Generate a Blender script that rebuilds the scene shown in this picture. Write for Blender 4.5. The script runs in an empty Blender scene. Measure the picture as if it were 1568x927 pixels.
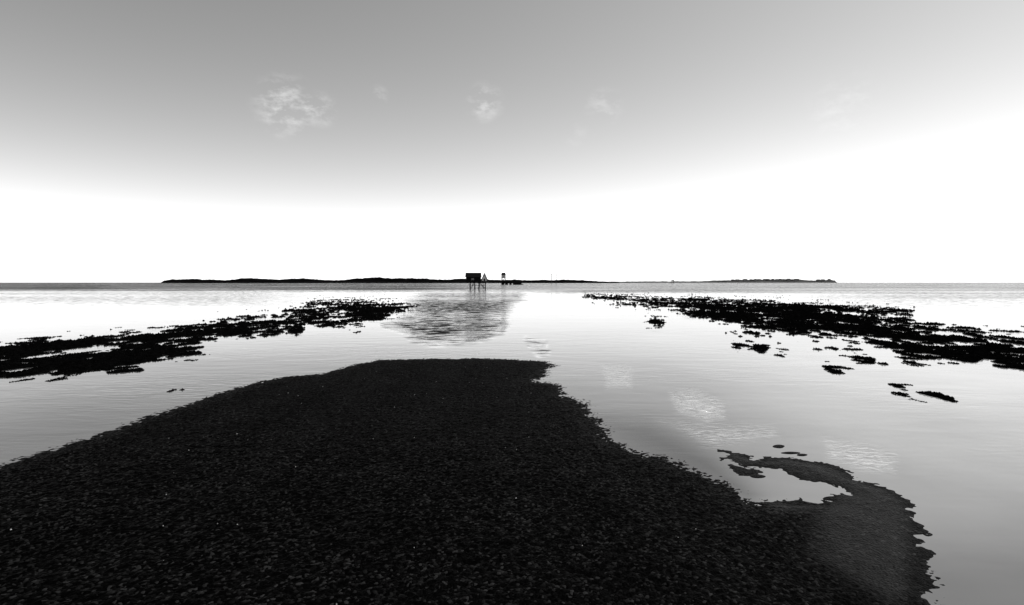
import bpy, math, numpy as np
from mathutils import Vector
rng=np.random.default_rng(7)
sc=bpy.context.scene
sc.view_settings.view_transform='Standard'; sc.view_settings.look='None'; sc.view_settings.exposure=0; sc.view_settings.gamma=1

# ---------------------------------------------------------------- camera
CAMH=1.6; F=850.0; CX,CY=784.0,463.5; HOR=432.8
pitch=math.atan((CY-HOR)/F)
cam=bpy.data.cameras.new('camera'); camo=bpy.data.objects.new('camera',cam); sc.collection.objects.link(camo)
cam.sensor_width=36; cam.lens=F/1568*36; cam.clip_start=0.05; cam.clip_end=60000
camo.location=(0,0,CAMH); camo.rotation_euler=(math.radians(90)-pitch,0,0)
sc.camera=camo
cp,sp=math.cos(pitch),math.sin(pitch)
def G(u,v,z=0.0):
    """image pixel coordinates -> world x,y on height z"""
    u=np.asarray(u,float); v=np.asarray(v,float)
    a=(u-CX)/F; b=(CY-v)/F
    dy=cp+b*sp; dz=-sp+b*cp
    t=(z-CAMH)/dz
    return a*t, dy*t
def S(x,y,z=0.0):
    zz=z-CAMH
    dep=y*cp-zz*sp; up=y*sp+zz*cp
    dep=np.maximum(dep,1e-3)
    return CX+F*x/dep, CY-F*up/dep

# ---------------------------------------------------------------- noise helpers
def vnoise(x,y,seed=0):
    xi=np.floor(x).astype(np.int64); yi=np.floor(y).astype(np.int64)
    fx=x-xi; fy=y-yi; fx=fx*fx*(3-2*fx); fy=fy*fy*(3-2*fy)
    def h(a,b):
        n=(a*374761393+b*668265263+seed*1442695041)&0xffffffff
        n=((n^(n>>13))*1274126177)&0xffffffff
        n=n^(n>>16)
        return (n&0xffff)/32767.5-1
    return (h(xi,yi)*(1-fx)+h(xi+1,yi)*fx)*(1-fy)+(h(xi,yi+1)*(1-fx)+h(xi+1,yi+1)*fx)*fy
def fbm(x,y,o=4,seed=0):
    r=0;a=1.0;s=0
    for i in range(o):
        r=r+a*vnoise(x*2**i+i*17.3,y*2**i-i*9.1,seed+i); s+=a; a*=.5
    return r/s
def sdf(px,py,poly):
    poly=np.asarray(poly,float); d=np.full(px.shape,1e18); ins=np.zeros(px.shape,bool)
    n=len(poly)
    for i in range(n):
        ax,ay=poly[i]; bx,by=poly[(i+1)%n]
        ex,ey=bx-ax,by-ay; wx,wy=px-ax,py-ay
        t=np.clip((wx*ex+wy*ey)/(ex*ex+ey*ey+1e-12),0,1)
        d=np.minimum(d,(wx-ex*t)**2+(wy-ey*t)**2)
        if ay!=by:
            c=((ay>py)!=(by>py))&(px<(bx-ax)*(py-ay)/(by-ay)+ax)
            ins^=c
    d=np.sqrt(d); return np.where(ins,d,-d)
def ss(a,b,x):
    t=np.clip((x-a)/(b-a),0,1); return t*t*(3-2*t)

# ---------------------------------------------------------------- mesh helpers
def mesh_np(name,V,Fc,mat=None,smooth=False,parent=None):
    V=np.asarray(V,np.float32); Fc=np.asarray(Fc,np.int32)
    me=bpy.data.meshes.new(name); k=Fc.shape[1]
    me.vertices.add(len(V)); me.vertices.foreach_set('co',V.ravel())
    me.loops.add(Fc.size); me.loops.foreach_set('vertex_index',Fc.ravel())
    me.polygons.add(len(Fc)); me.polygons.foreach_set('loop_start',np.arange(0,Fc.size,k,dtype=np.int32))
    me.polygons.foreach_set('loop_total',np.full(len(Fc),k,np.int32))
    me.polygons.foreach_set('use_smooth',np.full(len(Fc),smooth,bool))
    me.update(calc_edges=True)
    o=bpy.data.objects.new(name,me); sc.collection.objects.link(o)
    if mat: me.materials.append(mat)
    if parent: o.parent=parent
    return o
def gridfaces(nr,nc,wrap=False):
    r=np.arange(nr-1)[:,None]; c=np.arange(nc if wrap else nc-1)[None,:]
    c2=(c+1)%nc
    return np.stack([r*nc+c,r*nc+c2,(r+1)*nc+c2,(r+1)*nc+c],-1).reshape(-1,4)
def attr(o,name,vals):
    a=o.data.attributes.new(name,'FLOAT','POINT'); a.data.foreach_set('value',np.asarray(vals,np.float32).ravel())
def poly_obj(name,verts,faces,mat,parent=None,bevel=0):
    me=bpy.data.meshes.new(name); me.from_pydata(verts,[],faces); me.update()
    o=bpy.data.objects.new(name,me); sc.collection.objects.link(o); me.materials.append(mat)
    if parent: o.parent=parent
    if bevel:
        m=o.modifiers.new('bevel','BEVEL'); m.width=bevel; m.segments=1
    return o
BF=[(0,1,3,2),(4,6,7,5),(0,4,5,1),(2,3,7,6),(0,2,6,4),(1,5,7,3)]
def boxes(name,lst,mat,parent=None,bevel=0):
    V=[];Fs=[]
    for (x0,x1,y0,y1,z0,z1) in lst:
        b=len(V)
        V+=[(x,y,z) for x in (x0,x1) for y in (y0,y1) for z in (z0,z1)]
        Fs+=[tuple(b+i for i in f) for f in BF]
    return poly_obj(name,V,Fs,mat,parent,bevel)
def beams(name,lst,mat,parent=None):
    V=[];Fs=[]
    for p,q,r in lst:
        p=Vector(p);q=Vector(q);d=(q-p).normalized()
        a=d.orthogonal().normalized();b=d.cross(a)
        n=6;base=len(V)
        for c in (p,q):
            for i in range(n):
                t=i*2*math.pi/n; V.append(tuple(c+a*r*math.cos(t)+b*r*math.sin(t)))
        for i in range(n): j=(i+1)%n; Fs.append((base+i,base+j,base+n+j,base+n+i))
        Fs.append(tuple(base+i for i in range(n))[::-1]); Fs.append(tuple(base+n+i for i in range(n)))
    return poly_obj(name,V,Fs,mat,parent)
def empty(name):
    e=bpy.data.objects.new(name,None); sc.collection.objects.link(e); return e

# ---------------------------------------------------------------- materials
def newmat(name):
    m=bpy.data.materials.new(name); m.use_nodes=True; nt=m.node_tree
    return m,nt,nt.nodes['Principled BSDF']
def grey(v): return (v,v,v,1)
def simple(name,v0,v1,scale=3,rough=.8,spec=.3,bump=.3):
    m,nt,b=newmat(name); N=nt.nodes;L=nt.links
    tc=N.new('ShaderNodeTexCoord'); n=N.new('ShaderNodeTexNoise'); n.inputs['Scale'].default_value=scale; n.inputs['Detail'].default_value=4
    L.new(tc.outputs['Object'],n.inputs['Vector'])
    r=N.new('ShaderNodeValToRGB'); r.color_ramp.elements[0].position=.35; r.color_ramp.elements[1].position=.65
    r.color_ramp.elements[0].color=grey(v0); r.color_ramp.elements[1].color=grey(v1)
    L.new(n.outputs['Fac'],r.inputs['Fac']); L.new(r.outputs['Color'],b.inputs['Base Color'])
    b.inputs['Roughness'].default_value=rough; b.inputs['Specular IOR Level'].default_value=spec
    if bump:
        bu=N.new('ShaderNodeBump'); bu.inputs['Strength'].default_value=bump; bu.inputs['Distance'].default_value=.02
        L.new(n.outputs['Fac'],bu.inputs['Height']); L.new(bu.outputs['Normal'],b.inputs['Normal'])
    return m
def math_(nt,op,a,b=None,c=None,clamp=False):
    n=nt.nodes.new('ShaderNodeMath'); n.operation=op; n.use_clamp=clamp
    for i,v in enumerate((a,b,c)):
        if v is None: continue
        if isinstance(v,(int,float)): n.inputs[i].default_value=v
        else: nt.links.new(v,n.inputs[i])
    return n.outputs[0]

timber=simple('dark_timber',.004,.010,4,spec=.1)
paint=simple('white_paint',.6,.8,3,.5)
steel=simple('weathered_steel',.015,.03,6)
polewood=simple('pole_wood',.02,.04,6)
roofm=simple('roof_felt',.003,.007,8,spec=.05)
dune=simple('dune_grass',.002,.006,.03,1,.0,0)
farland=simple('far_land',.03,.13,.012,1,.0,0)
stone=simple('stone',.12,.25,1)
weed=simple('seaweed',.001,.004,9,1,.0,0)
sand=simple('sand',.1,.2,.5,1,.0,0)
shellm=simple('shell',.4,.6,30,.6)
glass=simple('window_glass',.02,.03,5,.1,.5)

# ---------------------------------------------------------------- seabed ground
n=64; ang=np.linspace(0,2*np.pi,n,endpoint=False)
rad=np.array([0.01,50,500,5000,40000.])
V=np.stack([ (rad[:,None]*np.cos(ang)).ravel(), (rad[:,None]*np.sin(ang)).ravel(), np.full(n*5,-.4)],-1)
mesh_np('ground',V,gridfaces(5,n,True)[:,::-1],sand)

# ---------------------------------------------------------------- water
af=np.concatenate([np.radians(np.arange(-56,56,.16)), np.radians(np.arange(56,304,4.0))])
vv=np.concatenate([np.linspace(.05,4,26)[:-1],np.linspace(4,130,200)[:-1],np.linspace(130,1000,200)])[::-1]
rr=F*CAMH/vv
rr=np.concatenate([[0.02,.6],rr])
A,R=np.meshgrid(af,rr)
X=R*np.sin(A); Y=R*np.cos(A)
V=np.stack([X.ravel(),Y.ravel(),np.zeros(X.size)],-1)
Fw=gridfaces(len(rr),len(af),True)[:,::-1]

m,nt,b=newmat('sea_water'); N=nt.nodes;L=nt.links; water_mat=m
tc=N.new('ShaderNodeTexCoord')
def at(nm):
    a=N.new('ShaderNodeAttribute'); a.attribute_name=nm; return a.outputs['Fac']
rip=at('ripple'); chop_glint=at('chop'); tone=at('tone')
def noise(scale,vec=(1,1,1),detail=3,dist=0,rot=0,out='Fac'):
    mp=N.new('ShaderNodeMapping'); mp.inputs['Scale'].default_value=vec; mp.inputs['Rotation'].default_value=(0,0,rot)
    L.new(tc.outputs['Object'],mp.inputs['Vector'])
    n=N.new('ShaderNodeTexNoise'); n.noise_dimensions='2D'; n.inputs['Scale'].default_value=scale; n.inputs['Detail'].default_value=detail; n.inputs['Distortion'].default_value=dist
    L.new(mp.outputs[0],n.inputs['Vector']); return n.outputs[out]
fine=noise(7,(.45,1.6,1),2,.4,.15)
mid=noise(1.6,(.5,1.3,1),3,.3,-.1)
breeze=noise(.35,(.6,1.2,1),2)
bm=N.new('ShaderNodeMapRange'); bm.inputs[1].default_value=.38; bm.inputs[2].default_value=.65; bm.inputs[3].default_value=.0006; bm.inputs[4].default_value=.003; L.new(breeze,bm.inputs[0])
h1=math_(nt,'MULTIPLY',fine,math_(nt,'MULTIPLY_ADD',rip,.02,bm.outputs[0]))
h2=math_(nt,'MULTIPLY',mid,math_(nt,'MULTIPLY_ADD',rip,.02,.003))
chopn=noise(15,(.5,1.2,1),3,.8,.5)
choph=math_(nt,'MULTIPLY',chopn,math_(nt,'MULTIPLY',chop_glint,.03))
H=math_(nt,'ADD',math_(nt,'ADD',h1,h2),choph)
# wave facets: slope field
fac=noise(2.6,(.4,.8,1),4,.2,.1,'Color')
sb=N.new('ShaderNodeVectorMath'); sb.operation='SUBTRACT'; L.new(fac,sb.inputs[0]); sb.inputs[1].default_value=(.5,.5,.5)
gust=noise(.05,(.35,1.3,1),4)
gm=N.new('ShaderNodeMapRange'); gm.inputs[1].default_value=.40; gm.inputs[2].default_value=.58; gm.inputs[3].default_value=.45; gm.inputs[4].default_value=1.05; L.new(gust,gm.inputs[0])
cell=noise(7.5,(.4,.42,1),5,.5,.0)
cm=N.new('ShaderNodeMapRange'); cm.inputs[1].default_value=.42; cm.inputs[2].default_value=.54; cm.inputs[3].default_value=.3; cm.inputs[4].default_value=1.2; L.new(cell,cm.inputs[0])
rg=math_(nt,'MULTIPLY',math_(nt,'MULTIPLY',rip,gm.outputs[0]),cm.outputs[0])
scn=N.new('ShaderNodeVectorMath'); scn.operation='SCALE'; L.new(sb.outputs[0],scn.inputs[0]); L.new(math_(nt,'MULTIPLY',rg,5.5),scn.inputs['Scale'])
mz=N.new('ShaderNodeVectorMath'); mz.operation='MULTIPLY'; L.new(scn.outputs[0],mz.inputs[0]); mz.inputs[1].default_value=(.7,1.4,0)
ad=N.new('ShaderNodeVectorMath'); ad.operation='ADD'; L.new(mz.outputs[0],ad.inputs[0]); ad.inputs[1].default_value=(0,0,1)
nm_=N.new('ShaderNodeVectorMath'); nm_.operation='NORMALIZE'; L.new(ad.outputs[0],nm_.inputs[0])
bu=N.new('ShaderNodeBump'); bu.inputs['Strength'].default_value=1; bu.inputs['Distance'].default_value=1
L.new(nm_.outputs[0],bu.inputs['Normal'])
L.new(H,bu.inputs['Height']); L.new(bu.outputs['Normal'],b.inputs['Normal'])
silt=noise(.6,(1,1,1),4)
c0=math_(nt,'MULTIPLY',tone,math_(nt,'MULTIPLY_ADD',silt,.6,.7))
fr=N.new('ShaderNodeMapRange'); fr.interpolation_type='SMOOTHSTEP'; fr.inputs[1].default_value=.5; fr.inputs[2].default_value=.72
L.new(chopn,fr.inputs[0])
c1=math_(nt,'MULTIPLY_ADD',math_(nt,'MULTIPLY',fr.outputs[0],chop_glint),.6,c0)  # bright glints of the choppy patches painted as pale base colour
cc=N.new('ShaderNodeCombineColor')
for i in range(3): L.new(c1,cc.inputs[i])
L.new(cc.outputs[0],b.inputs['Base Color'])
b.inputs['IOR'].default_value=1.36
L.new(math_(nt,'MULTIPLY_ADD',rg,.4,.05),b.inputs['Roughness'])
L.new(math_(nt,'MAXIMUM',math_(nt,'MULTIPLY_ADD',rg,-.5,.5),.02),b.inputs['Specular IOR Level'])

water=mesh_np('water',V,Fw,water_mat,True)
U,W=S(X,np.maximum(Y,.3))
front=(Y>.5)
wob=fbm(X*.25,Y*.12,4,3)
Uw=U+wob*18; Ww=W+fbm(X*.6,Y*.25,3,9)*4*np.clip((W-430)/60,.1,1)
cen=[(655,446),(628,462),(640,476),(612,492),(592,500),(640,524),(665,528),(720,521),(762,505),(775,480),(790,462),(805,446)]
cmask=ss(-10,24,sdf(Uw,Ww,cen))
cen2=[(800,518),(830,526),(838,541),(826,544),(815,532)]
cmask=np.maximum(cmask,.3*ss(-8,6,sdf(Uw,Ww,cen2)))
farl=(1-ss(442,449,Ww))*(1-ss(560,800,U)*.5)
farr=(1-ss(445,452,Ww))*ss(760,900,U)
farr2=(1-ss(452,480,Ww))*ss(1150,1400,U)*.5
leftmid=(1-ss(452,475,Ww))*(1-ss(300,520,U))*.22
ripple=np.clip(np.maximum.reduce([cmask*.8,farl*1.35,farr*.6,farr2*.8,leftmid]),0,1.35)
ripple=np.where(front,ripple,.1)
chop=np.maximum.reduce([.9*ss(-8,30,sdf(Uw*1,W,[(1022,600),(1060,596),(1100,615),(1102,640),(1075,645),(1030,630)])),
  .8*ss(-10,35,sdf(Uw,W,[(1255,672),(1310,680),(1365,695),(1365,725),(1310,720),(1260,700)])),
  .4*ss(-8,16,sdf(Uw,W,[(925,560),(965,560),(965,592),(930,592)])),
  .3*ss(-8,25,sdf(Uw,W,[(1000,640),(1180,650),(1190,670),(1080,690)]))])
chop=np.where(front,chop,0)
# base colour paler right of the road, lower in far and ruffled water
tonev=.12+.05*fbm(X*.4,Y*.3,4,20)+np.where(front,.20*ss(980,1300,U)*ss(470,600,W)*(1-ss(730,900,W)),0)+np.where(front,.06*ss(500,560,W)*ss(600,800,U),0)
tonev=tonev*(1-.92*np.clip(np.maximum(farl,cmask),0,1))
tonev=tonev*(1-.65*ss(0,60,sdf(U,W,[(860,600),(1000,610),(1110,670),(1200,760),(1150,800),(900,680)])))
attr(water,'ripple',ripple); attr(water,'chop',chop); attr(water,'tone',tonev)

# ---------------------------------------------------------------- causeway tarmac
main=[(-60,735),(0,712),(144,666),(200,646),(270,625),(340,602),(400,585),(440,578),(490,573),(540,560),(580,551),(650,550),(720,549),(790,551),(835,554),(850,560),(838,566),(832,577),(815,584),(850,588),(860,593),(862,605),(900,620),(912,632),(918,652),(940,672),(965,690),(1010,702),(1050,715),(1090,732),(1130,750),(1160,772),(1230,772),(1268,768),(1290,783),(1300,860),(1420,1000),(1500,1400),(-1500,1400)]
lobe=[(1105,690),(1130,694),(1160,705),(1200,703),(1245,709),(1280,717),(1320,738),(1365,752),(1395,772),(1402,790),(1408,850),(1400,960),(1420,1100),(1200,1100),(1150,800),(1170,768),(1240,772),(1270,768),(1272,757),(1294,754),(1284,745),(1230,733),(1195,719),(1165,713),(1140,714),(1110,704)]
isl=[(1168,722),(1160,734),(1130,728),(1108,712),(1120,710),(1140,718)]
def wpoly(p): 
    x,y=G([q[0] for q in p],[q[1] for q in p]); return np.stack([x,y],-1)
xs=np.arange(-6.5,5.0,.0135)
ys=np.concatenate([np.arange(-8,1.6,.15),1.6+np.arange(0,3.6,.0125),np.arange(5.2,13,.02)])
XX,YY=np.meshgrid(xs,ys)
wm=wpoly(main); 
wm=np.array([p for p in wm[:-3]]+[(2.2,2.0),(3.0,-9.0),(-7.5,-9.0),(-7.5,3.4)])
sd1=sdf(XX,YY,wm)
wl=wpoly(lobe); sd2=sdf(XX,YY,wl); sd3=sdf(XX,YY,wpoly(isl))
n1=fbm(XX*1.6,YY*1.6,4,1); n2=fbm(XX*9,YY*9,3,5); gr=vnoise(XX*42,YY*42,11); gr2=vnoise(XX*75,YY*75,12)
hm=np.clip(sd1*.055,-.12,.055)+n1*.006+n2*.004
hm=hm+.006*gr+.004*gr2
hl=np.clip(sd2*.05+.001,-.12,.014)+n1*.004+n2*.004+.0016*gr
hi=np.clip(sd3*.05-.001,-.12,.006)+n2*.004+.001*gr
small=[(1192,684,10,3),(1210,694,14,2),(1228,697,8,2),(1160,730,12,3)]
Z=np.maximum(np.maximum(hm,hl),hi)
US,WS=S(XX,np.maximum(YY,.3))
for (a,c,ra,rb) in small:
    q=1-((US-a)/ra)**2-((WS-c)/rb)**2
    Z=np.maximum(Z,np.clip(q*.006,-.1,.005)+n2*.003)
Z=np.maximum(Z,-.15)
m,nt,b=newmat('tarmac'); N=nt.nodes;L=nt.links
tc=N.new('ShaderNodeTexCoord')
vo=N.new('ShaderNodeTexVoronoi'); vo.inputs['Scale'].default_value=60; L.new(tc.outputs['Object'],vo.inputs['Vector'])
no=N.new('ShaderNodeTexNoise'); no.inputs['Scale'].default_value=1.3; no.inputs['Detail'].default_value=4; L.new(tc.outputs['Object'],no.inputs['Vector'])
sep=N.new('ShaderNodeSeparateColor'); L.new(vo.outputs['Color'],sep.inputs[0])
pr=math_(nt,'POWER',sep.outputs[0],9)
a=N.new('ShaderNodeAttribute'); a.attribute_name='wet'; wet=a.outputs['Fac']
col=math_(nt,'MULTIPLY_ADD',pr,.03,.0006)
col=math_(nt,'MULTIPLY',col,math_(nt,'MULTIPLY_ADD',no.outputs['Fac'],1.8,.0))
col=math_(nt,'MULTIPLY_ADD',wet,.004,col)
cc=N.new('ShaderNodeCombineColor')
for i in range(3): L.new(col,cc.inputs[i])
L.new(cc.outputs[0],b.inputs['Base Color'])
L.new(math_(nt,'MULTIPLY_ADD',wet,-.1,.6),b.inputs['Roughness'])
L.new(math_(nt,'MULTIPLY_ADD',wet,.025,.01),b.inputs['Specular IOR Level'])
bu=N.new('ShaderNodeBump'); bu.inputs['Strength'].default_value=.9; bu.inputs['Distance'].default_value=.007; bu.invert=True
L.new(vo.outputs['Distance'],bu.inputs['Height']); L.new(bu.outputs['Normal'],b.inputs['Normal'])
V=np.stack([XX.ravel(),YY.ravel(),Z.ravel()],-1)
road=mesh_np('tarmac_causeway',V,gridfaces(len(ys),len(xs)),m,True)
wet=np.maximum(ss(-.05,.12,sd2)*(1-ss(.0,.3,sd1)), .3*(1-ss(.004,.022,hm)))
attr(road,'wet',wet)

ns=70
sx=rng.uniform(-4.5,2.6,ns*3); sy=rng.uniform(2.4,10.5,ns*3)
ok=sdf(sx,sy,wm)>.3; sx=sx[ok][:ns]; sy=sy[ok][:ns]
V=[];Fs=[]
for x,y in zip(sx,sy):
    s=rng.uniform(.0015,.0055)
    j=int((x-xs[0])/.0135); i=int(np.searchsorted(ys,y)); z=Z[i,j]+.004
    b0=len(V); k=5; t0=rng.uniform(0,6)
    V.append((x,y,z+s*.9))
    for q in range(k):
        t=t0+q*2*math.pi/k; r=s*rng.uniform(.7,1.4); V.append((x+r*math.cos(t),y+r*math.sin(t),z-.003))
    for q in range(k): Fs.append((b0,b0+1+q,b0+1+(q+1)%k))
mesh_np('shells',V,Fs,shellm)

# ---------------------------------------------------------------- seaweed beds
def bed(name,polys,dens,seed):
    r=np.random.default_rng(seed); PX=[];PY=[];SZ=[]
    for poly,thr,mul in polys:
        p=np.array(poly,float); x0,y0=p.min(0)-14; x1,y1=p.max(0)+8
        cnt=int((x1-x0)*(y1-y0)*dens*mul)
        u=r.uniform(x0,x1,cnt); v=r.uniform(y0,y1,cnt)
        x,y=G(u,v)
        sd=sdf(u,v*1.0,p)
        nn=.5*fbm(x*.25,y*.12,3,seed)+.8*fbm(x*.8,y*.45,3,seed+40)+1.0*fbm(x*4,y*2.2,3,seed+80)
        ok=(nn>thr-np.clip(sd,-14,5)*.06)&(sd>-14)
        PX.append(x[ok]);PY.append(y[ok]);SZ.append(1-.5*ss(2,-8,sd[ok]))
    x=np.concatenate(PX);y=np.concatenate(PY);sz=np.concatenate(SZ)
    d=np.hypot(x,y); s=np.clip(.0013*d,.010,.07)*r.uniform(.4,1.6,len(x))*sz
    k=6; nV=len(x)
    t=r.uniform(0,6.28,nV)[:,None]+np.arange(k)[None]*2*np.pi/k
    rr_=s[:,None]*r.uniform(.35,2.2,(nV,k))
    top=np.stack([x+r.normal(0,.3,nV)*s,y+r.normal(0,.3,nV)*s,np.minimum(s*r.uniform(.3,1.6,nV),.08)],-1)[:,None]
    ring=np.stack([x[:,None]+rr_*np.cos(t),y[:,None]+rr_*np.sin(t),-.004+np.maximum(0,r.normal(0,.2,(nV,k)))*s[:,None]],-1)
    V=np.concatenate([top,ring],1).reshape(-1,3)
    base=(np.arange(nV)*(k+1))[:,None,None]
    q=np.arange(k); tri=np.stack([np.zeros(k,int),1+q,1+(q+1)%k],-1)[None]
    Fc=(base+tri).reshape(-1,3)
    print(name,nV)
    return mesh_np(name,V,Fc,weed)
L1=[(638,469),(600,465),(540,463),(480,465),(425,480),(380,486),(330,491),(290,502),(220,510),(144,517),(0,532),(-60,537),(-60,552),(0,547),(144,531),(230,533),(290,527),(350,517),(420,513),(462,508),(470,497),(520,500),(560,492),(600,482)]
L2=[(-60,562),(0,558),(144,543),(210,537),(290,534),(335,538),(300,545),(250,550),(200,556),(144,562),(0,580),(-60,585)]
L3=[(163,567),(215,566),(215,570),(166,571)]
L4=[(390,505),(465,500),(462,510),(400,514)]
bed('seaweed',[(L1,.3,1),(L2,.24,1),(L3,.1,1),(L4,.3,1),([(140,570),(330,575),(250,630),(144,650)],1.35,.5),([(280,535),(420,520),(560,505),(560,515),(330,545)],.85,.6)],3.4,3)
R1=[(896,452),(940,454),(1000,459),(1080,458),(1130,463),(1210,464),(1255,472),(1290,480),(1340,489),(1424,498),(1500,505),(1640,520),(1640,575),(1500,560),(1424,545),(1380,538),(1330,524),(1290,516),(1210,512),(1150,499),(1090,490),(1050,481),(1010,471),(950,466),(910,459)]
R2=[(1210,468),(1260,470),(1320,474),(1395,478),(1392,482),(1320,480),(1230,475)]
rest=[([(995,491),(1015,492),(1013,495),(997,495)],-.2,1),([(1125,525),(1145,527),(1148,532),(1130,531)],-.3,1),([(1155,531),(1172,533),(1168,537)],-.2,1),
([(1188,542),(1200,544),(1200,548),(1190,547)],-.2,1),([(1262,562),(1285,567),(1312,573),(1310,578),(1285,576),(1265,569)],-.15,1),
([(1364,592),(1395,595),(1424,599),(1460,605),(1458,611),(1424,608),(1395,603),(1368,599)],-.2,1),
([(1380,543),(1424,545),(1500,550),(1500,556),(1424,553),(1385,551)],-.1,1),([(1310,546),(1335,548),(1333,554),(1318,552)],-.1,1),
([(1060,503),(1240,515),(1320,535),(1300,545),(1200,530),(1070,514)],.65,.8),([(1120,520),(1400,560),(1420,580),(1250,560)],.9,.5)]
bed('seaweed',[(R1,.25,1),(R2,.15,1)]+rest,3.4,12)

# ---------------------------------------------------------------- islands
def ridge(name,prof,D,depth,mat,seed,rough,nu=500,gain=1.0):
    pu=np.array([p[0] for p in prof],float); pv=np.array([p[1] for p in prof],float)
    u=np.linspace(pu[0],pu[-1],nu); top=np.interp(u,pu,pv)
    hgt=np.maximum((HOR-top)/F*D*gain+CAMH,.0)
    nr=26; t=np.linspace(0,1,nr)[:,None]
    x=(u-CX)/F*D
    Xg=np.repeat(x[None],nr,0)*(1+ (t-.35)*depth/D); Yg=D+(t-.35)*depth+0*Xg
    prof_t=np.sin(np.pi*np.clip(t,0,1))**.7
    nz=fbm(Xg/40,Yg/60,4,seed)
    Zg=hgt[None]*prof_t*(1+.45*nz)+rough*fbm(Xg/7,Yg/7,3,seed+5)*np.minimum(1,hgt[None]/3)*prof_t
    Zg=Zg*np.minimum(1,np.minimum(np.arange(nu),np.arange(nu)[::-1])/6.0)[None]-.35*(1-prof_t)-.05
    return mesh_np(name,np.stack([Xg.ravel(),Yg.ravel(),Zg.ravel()],-1),gridfaces(nr,nu),mat,True)
ridge('dune_island',[(244,432.7),(252,430.8),(264,429.5),(300,429),(345,430.6),(370,428.6),(430,429.6),(450,428),(500,430),(520,430.8),(545,429),(575,427.3),(600,429),(640,428.6),(680,430),(713,429),(760,430),(800,430.3),(860,430),(900,430.8),(935,432),(950,432.8)],1500,320,dune,2,1.5,600,1.35)
ridge('hills',[(900,432.5),(960,431.2),(1040,431.3),(1100,430.3),(1150,429),(1200,428.5),(1240,429.3),(1262,429.8),(1270,429),(1278,429.8),(1283,432.6)],2600,420,farland,9,1.0)
e=empty('distant_village'); W1=[];Rv=[];Rf=[]
for i in range(26):
    u=rng.uniform(1112,1262); D=2600+rng.uniform(-120,-20); x=(u-CX)/F*D
    w=rng.uniform(7,16); h=rng.uniform(3.5,6); tb=np.interp(u,[1100,1150,1200,1240,1262],[430.5,429.6,429.2,429.9,430.3])
    z=(HOR-tb)/F*D+CAMH-1.5
    W1.append((x,x+w,D,D+7,z-3,z+h)); b0=len(Rv)
    Rv+=[(x-.4,D-.4,z+h+.01),(x+w+.4,D-.4,z+h+.01),(x+w+.4,D+7.4,z+h+.01),(x-.4,D+7.4,z+h+.01),(x,D+3.5,z+h+2.6),(x+w,D+3.5,z+h+2.6)]
    Rf+=[(b0,b0+1,b0+5,b0+4),(b0+2,b0+3,b0+4,b0+5),(b0,b0+4,b0+3),(b0+1,b0+2,b0+5),(b0+3,b0+2,b0+1,b0)]
boxes('walls',W1,stone,e); poly_obj('roofs',Rv,Rf,steel,e)
e=empty('castle'); D=2580; x=(1270-CX)/F*D; z=10
boxes('keep',[(x-9,x+9,D,D+12,z-6,z+4),(x-4,x+5,D+1,D+9,z+4.01,z+8),(x-14,x-9.01,D+2,D+9,z-6,z+1.5)],stone,e)
boxes('battlements',[(x-9+i*3,x-7.6+i*3,D+.02,D+.8,z+4.01,z+5) for i in range(6)],stone,e)
def mass(name,u0,u1,D,zb,hmax,cnt,mat):
    V=[];Fs=[]
    for i in range(cnt):
        u=rng.uniform(u0,u1); x=(u-CX)/F*D+rng.normal(0,2); y=D+rng.uniform(-15,15); z=zb+rng.uniform(0,hmax); s=rng.uniform(.6,1.8)
        b0=len(V); d=rng.normal(size=(4,3)); d/=np.linalg.norm(d,axis=1)[:,None]
        for q in d: V.append((x+q[0]*s,y+q[1]*s,z+q[2]*s))
        Fs+=[(b0,b0+1,b0+2),(b0,b0+2,b0+3),(b0,b0+3,b0+1),(b0+1,b0+3,b0+2)]
    mesh_np(name,V,Fs,mat)
mass('distant_trees',1120,1180,2540,8,7,900,dune)
mass('distant_trees',1192,1225,2540,9,8,600,dune)
ridge('sand_spit',[(980,432.5),(1010,432.0),(1120,432.1),(1200,431.9),(1265,432.2),(1282,432.7)],2100,160,sand,14,.2,200)

# ---------------------------------------------------------------- refuge hut on stilts
D=124.0
def hx(u): return (u-CX)/F*D
def hz(v): return CAMH+(HOR-v)/F*D
e=empty('refuge_hut')
zp=hz(431.2); zt=hz(418.3); xl=hx(713.5); xr=hx(736.5); xg=hx(747.5)
y0,y1=D-1.3,D+1.3
legs=[]
for u in (720,727,733.5,743):
    for yy in (y0+.15,y1-.15): legs.append((hx(u)-.06,hx(u)+.06,yy-.06,yy+.06,-.4,zp-.101))
boxes('legs',legs,timber,e)
br=[]
for yy in (y0+.15,y1-.15):
    br+=[((hx(720),yy,1.0),(hx(743),yy,1.0),.05),((hx(720),yy,.15),(hx(727),yy,1.7),.035),((hx(743),yy,.15),(hx(733.5),yy,1.7),.035)]
beams('braces',br,timber,e)
boxes('deck',[(xl-.05,xg+.1,y0-.1,y1+.1,zp-.1,zp)],timber,e,.01)
ze=zp+.95
boxes('walls',[(xl+.1,xr-.05,y0+.1,y1-.1,zp+.002,ze)],timber,e)
boxes('boards',[(xl+.12+i*.27,xl+.16+i*.27,y0+.07,y0+.098,zp+.01,ze-.02) for i in range(12)],timber,e)
boxes('window',[(xl+1.3,xl+1.9,y0+.05,y0+.095,zp+.3,zp+.7)],glass,e)
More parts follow.
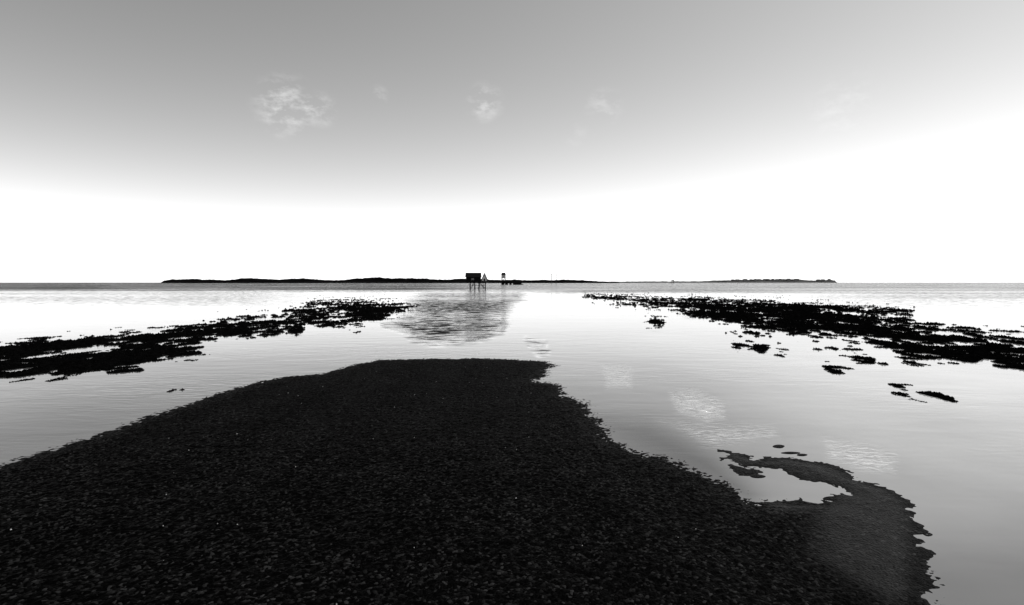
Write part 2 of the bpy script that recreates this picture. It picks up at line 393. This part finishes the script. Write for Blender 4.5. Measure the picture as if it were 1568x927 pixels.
def gable(name,x0,x1,ya,yb,z0,z1,mat,axis='x'):
    if axis=='x':
        ym=(ya+yb)/2; V=[(x0,ya,z0),(x1,ya,z0),(x1,yb,z0),(x0,yb,z0),(x0,ym,z1),(x1,ym,z1)]
        Fs=[(0,1,5,4),(2,3,4,5),(0,4,3),(1,2,5),(3,2,1,0)]
    else:
        xm=(x0+x1)/2; V=[(x0,ya,z0),(x1,ya,z0),(x1,yb,z0),(x0,yb,z0),(xm,ya,z1),(xm,yb,z1)]
        Fs=[(0,1,4),(1,2,5,4),(2,3,5),(3,0,4,5),(3,2,1,0)]
    return poly_obj(name,V,Fs,mat,e)
gable('roof',xl-.05,xr+.05,y0-.15,y1+.15,ze+.002,zt,roofm)
boxes('ridge_cap',[(xl-.08,xr+.08,D-.08,D+.08,zt-.04,zt+.05)],roofm,e)
xa,xb=xr+.06,xg
gable('porch',xa+.12,xb-.12,y0+.2,y1-.3,zp+.01,hz(420.6),paint,'y')
xm=(xa+xb)/2; zap=hz(418.8)
beams('barge_boards',[((xa,y0+.1,zp+.02),(xm,y0+.1,zap),.07),((xb,y0+.1,zp+.02),(xm,y0+.1,zap),.07),((xa+.1,y0+.1,zp+.08),(xb-.1,y0+.1,zp+.08),.05)],timber,e)
poly_obj('porch_roof',[(xa-.02,y0+.05,zp+.02),(xm,y0+.05,zap+.02),(xm,y1-.1,zap+.02),(xa-.02,y1-.1,zp+.02),(xb+.02,y0+.05,zp+.02),(xb+.02,y1-.1,zp+.02)],[(0,1,2,3),(1,4,5,2)],roofm,e)
boxes('door',[(xm-.16,xm+.16,y0+.14,y0+.19,zp+.1,zp+.6)],steel,e)
st=[];
for i in range(8):
    st.append((hx(735.5),hx(741),y0-.25-i*.25,y0-.02-i*.25,zp-.12-i*.22,zp-.07-i*.22))
boxes('steps',st,timber,e)
beams('handrail',[((hx(735.3),y0-.1,zp+.0),(hx(735.3),y0-2.1,.1),.05),((hx(741.2),y0-.1,zp+.0),(hx(741.2),y0-2.1,.1),.05)],timber,e)

# ---------------------------------------------------------------- lookout tower and bridge
D=390.0
e=empty('refuge_tower'); xc=hx(771)
zb=hz(430.8)
zc0,zc1,zt=hz(426.3),hz(421.3),hz(418.0)
w=1.15
beams('legs',[((xc+sx_*w*1.15,D+sy_*w*1.15,-.2),(xc+sx_*w,D+sy_*w,zc0),.22) for sx_ in(-1,1) for sy_ in(-1,1)],timber,e)
beams('braces',[((xc-w,D-w-.05,zb-.2),(xc+w,D-w-.05,zc0-.1),.12),((xc+w,D-w-.05,zb-.2),(xc-w,D-w-.05,zc0-.1),.12)],timber,e)
boxes('platform',[(xc-1.6,xc+1.6,D-1.6,D+1.6,zc0,zc0+.3)],timber,e)
boxes('cabin',[(xc-1.1,xc+1.1,D-1.1,D+1.1,zc0+.31,zc1)],paint,e)
boxes('corner_posts',[(xc+i*1.27-.17,xc+i*1.27+.17,D+j*1.27-.17,D+j*1.27+.17,zc0+.31,zc1) for i in(-1,1) for j in(-1,1)],timber,e)
boxes('window',[(xc-.35,xc+.35,D-1.16,D-1.11,zc0+1.1,zc1-.5)],glass,e)
poly_obj('roof',[(xc-1.7,D-1.7,zc1+.01),(xc+1.7,D-1.7,zc1+.01),(xc+1.7,D+1.7,zc1+.01),(xc-1.7,D+1.7,zc1+.01),(xc-1.1,D-1.1,zt),(xc+1.1,D-1.1,zt),(xc+1.1,D+1.1,zt),(xc-1.1,D+1.1,zt)],[(0,1,5,4),(1,2,6,5),(2,3,7,6),(3,0,4,7),(4,5,6,7),(3,2,1,0)],roofm,e)
e=empty('road_bridge')
xa,xb=hx(768.5),hx(797)
zd0,zd1=hz(434.2),hz(430.8)
boxes('deck',[(xa-1,xb-2.0,D+2,D+8,zd0,zd1)],timber,e,.05)
boxes('piers',[(xa+i*2.6,xa+1.7+i*2.6,D+2.2,D+7.8,-.4,zd0-.01) for i in range(4)],timber,e)
poly_obj('abutment',[(xb-4,D+1.9,-.4),(xb+3,D+1.9,-.4),(xb+3,D+8.1,-.4),(xb-4,D+8.1,-.4),(xb-4,D+1.95,zd1-.02),(xb-1.6,D+1.95,zd1-.1),(xb-1.6,D+8,zd1-.1),(xb-4,D+8,zd1-.02)],[(0,1,5,4),(1,2,6,5),(2,3,7,6),(3,0,4,7),(4,5,6,7),(3,2,1,0)],timber,e)
ra=[((xa-1,D+2.1,zd1+.9),(xb-2,D+2.1,zd1+.8),.07)]+[((xa-1+i*1.5,D+2.1,zd1),(xa-1+i*1.5,D+2.1,zd1+.9),.06) for i in range(8)]
beams('railing',ra,steel,e)

# ---------------------------------------------------------------- poles
D=500.0
for u,vt in ((844.5,419.5),(851.5,420)):
    e=empty('telegraph_pole'); x=hx(u)
    beams('pole',[((x,D,-.4),(x,D,hz(vt)),.22)],polewood,e)
    beams('crossarm',[((x-.8,D-.27,hz(vt)-.7),(x+.8,D-.27,hz(vt)-.7),.08)],polewood,e)
D=700.0
e=empty('refuge_platform'); x=hx(1030)
beams('legs',[((x+i*1.2,D+j,-.4),(x+i*1.2,D+j,hz(430.6)),.14) for i in(-1,1) for j in(-1,1)],timber,e)
boxes('deck',[(x-2,x+2,D-1.5,D+1.5,hz(430.6),hz(430.6)+.2)],timber,e)
boxes('shelter',[(x-1.4,x+1.4,D-1.2,D+1.2,hz(430.6)+.21,hz(429.2))],timber,e,.05)

# ---------------------------------------------------------------- sky + sun
AZ=math.radians(70); EL=math.radians(56)
w=bpy.data.worlds.new('World'); sc.world=w; w.use_nodes=True
nt=w.node_tree; N=nt.nodes; L=nt.links; bg=N['Background']
sky=N.new('ShaderNodeTexSky'); sky.sky_type='NISHITA'; sky.sun_disc=False; sky.sun_elevation=EL; sky.sun_rotation=AZ
sky.air_density=1.0; sky.dust_density=.3; sky.ozone_density=1.5
sep=N.new('ShaderNodeSeparateColor'); L.new(sky.outputs[0],sep.inputs[0])
val=sep.outputs[0]   # red-filter black and white
val=math_(nt,'MULTIPLY',math_(nt,'POWER',math_(nt,'MULTIPLY',val,.1),1.3),4.0)
val=math_(nt,'MINIMUM',val,1.4)
tcw=N.new('ShaderNodeTexCoord')
def direction(u,v):
    a=(u-CX)/F; b_=(CY-v)/F
    d=Vector((a,cp+b_*sp,-sp+b_*cp)); return d.normalized()
mp=N.new('ShaderNodeMapping'); mp.inputs['Scale'].default_value=(1,1,1.9); mp.inputs['Rotation'].default_value=(0,.35,0); L.new(tcw.outputs['Generated'],mp.inputs[0])
cn=N.new('ShaderNodeTexNoise'); cn.inputs['Scale'].default_value=32; cn.inputs['Detail'].default_value=7; cn.inputs['Roughness'].default_value=.62; cn.inputs['Distortion'].default_value=.0
L.new(mp.outputs[0],cn.inputs['Vector'])
cr=N.new('ShaderNodeMapRange'); cr.inputs[1].default_value=.46; cr.inputs[2].default_value=.76; L.new(cn.outputs['Fac'],cr.inputs[0])
tot=None
for (u,v,rad_,amt) in ((436,162,.06,.35),(490,168,.035,.25),(742,157,.04,.3),(925,163,.04,.15),(580,146,.02,.2),(880,205,.03,.06),(1290,160,.06,.08)):
    vm=N.new('ShaderNodeVectorMath'); vm.operation='DISTANCE'; L.new(tcw.outputs['Generated'],vm.inputs[0]); vm.inputs[1].default_value=direction(u,v)
    mr=N.new('ShaderNodeMapRange'); mr.interpolation_type='SMOOTHSTEP'; mr.inputs[1].default_value=rad_; mr.inputs[2].default_value=rad_*.2; mr.inputs[3].default_value=0; mr.inputs[4].default_value=amt
    L.new(vm.outputs['Value'],mr.inputs[0]); tot=mr.outputs[0] if tot is None else math_(nt,'ADD',tot,mr.outputs[0])
cl=math_(nt,'MULTIPLY',tot,cr.outputs[0])
val=math_(nt,'ADD',val,cl)
cc=N.new('ShaderNodeCombineColor')
for i in range(3): L.new(math_(nt,'MULTIPLY',val,10),cc.inputs[i])
L.new(cc.outputs[0],bg.inputs['Color']); bg.inputs['Strength'].default_value=.1
sd=bpy.data.lights.new('sun','SUN'); sd.energy=2.2; sd.angle=math.radians(.5); sd.color=(1,.99,.975)
so=bpy.data.objects.new('sun',sd); sc.collection.objects.link(so)
sv=Vector((math.sin(AZ)*math.cos(EL),math.cos(AZ)*math.cos(EL),math.sin(EL)))
so.rotation_euler=sv.to_track_quat('Z','Y').to_euler(); so.location=(30,20,40)
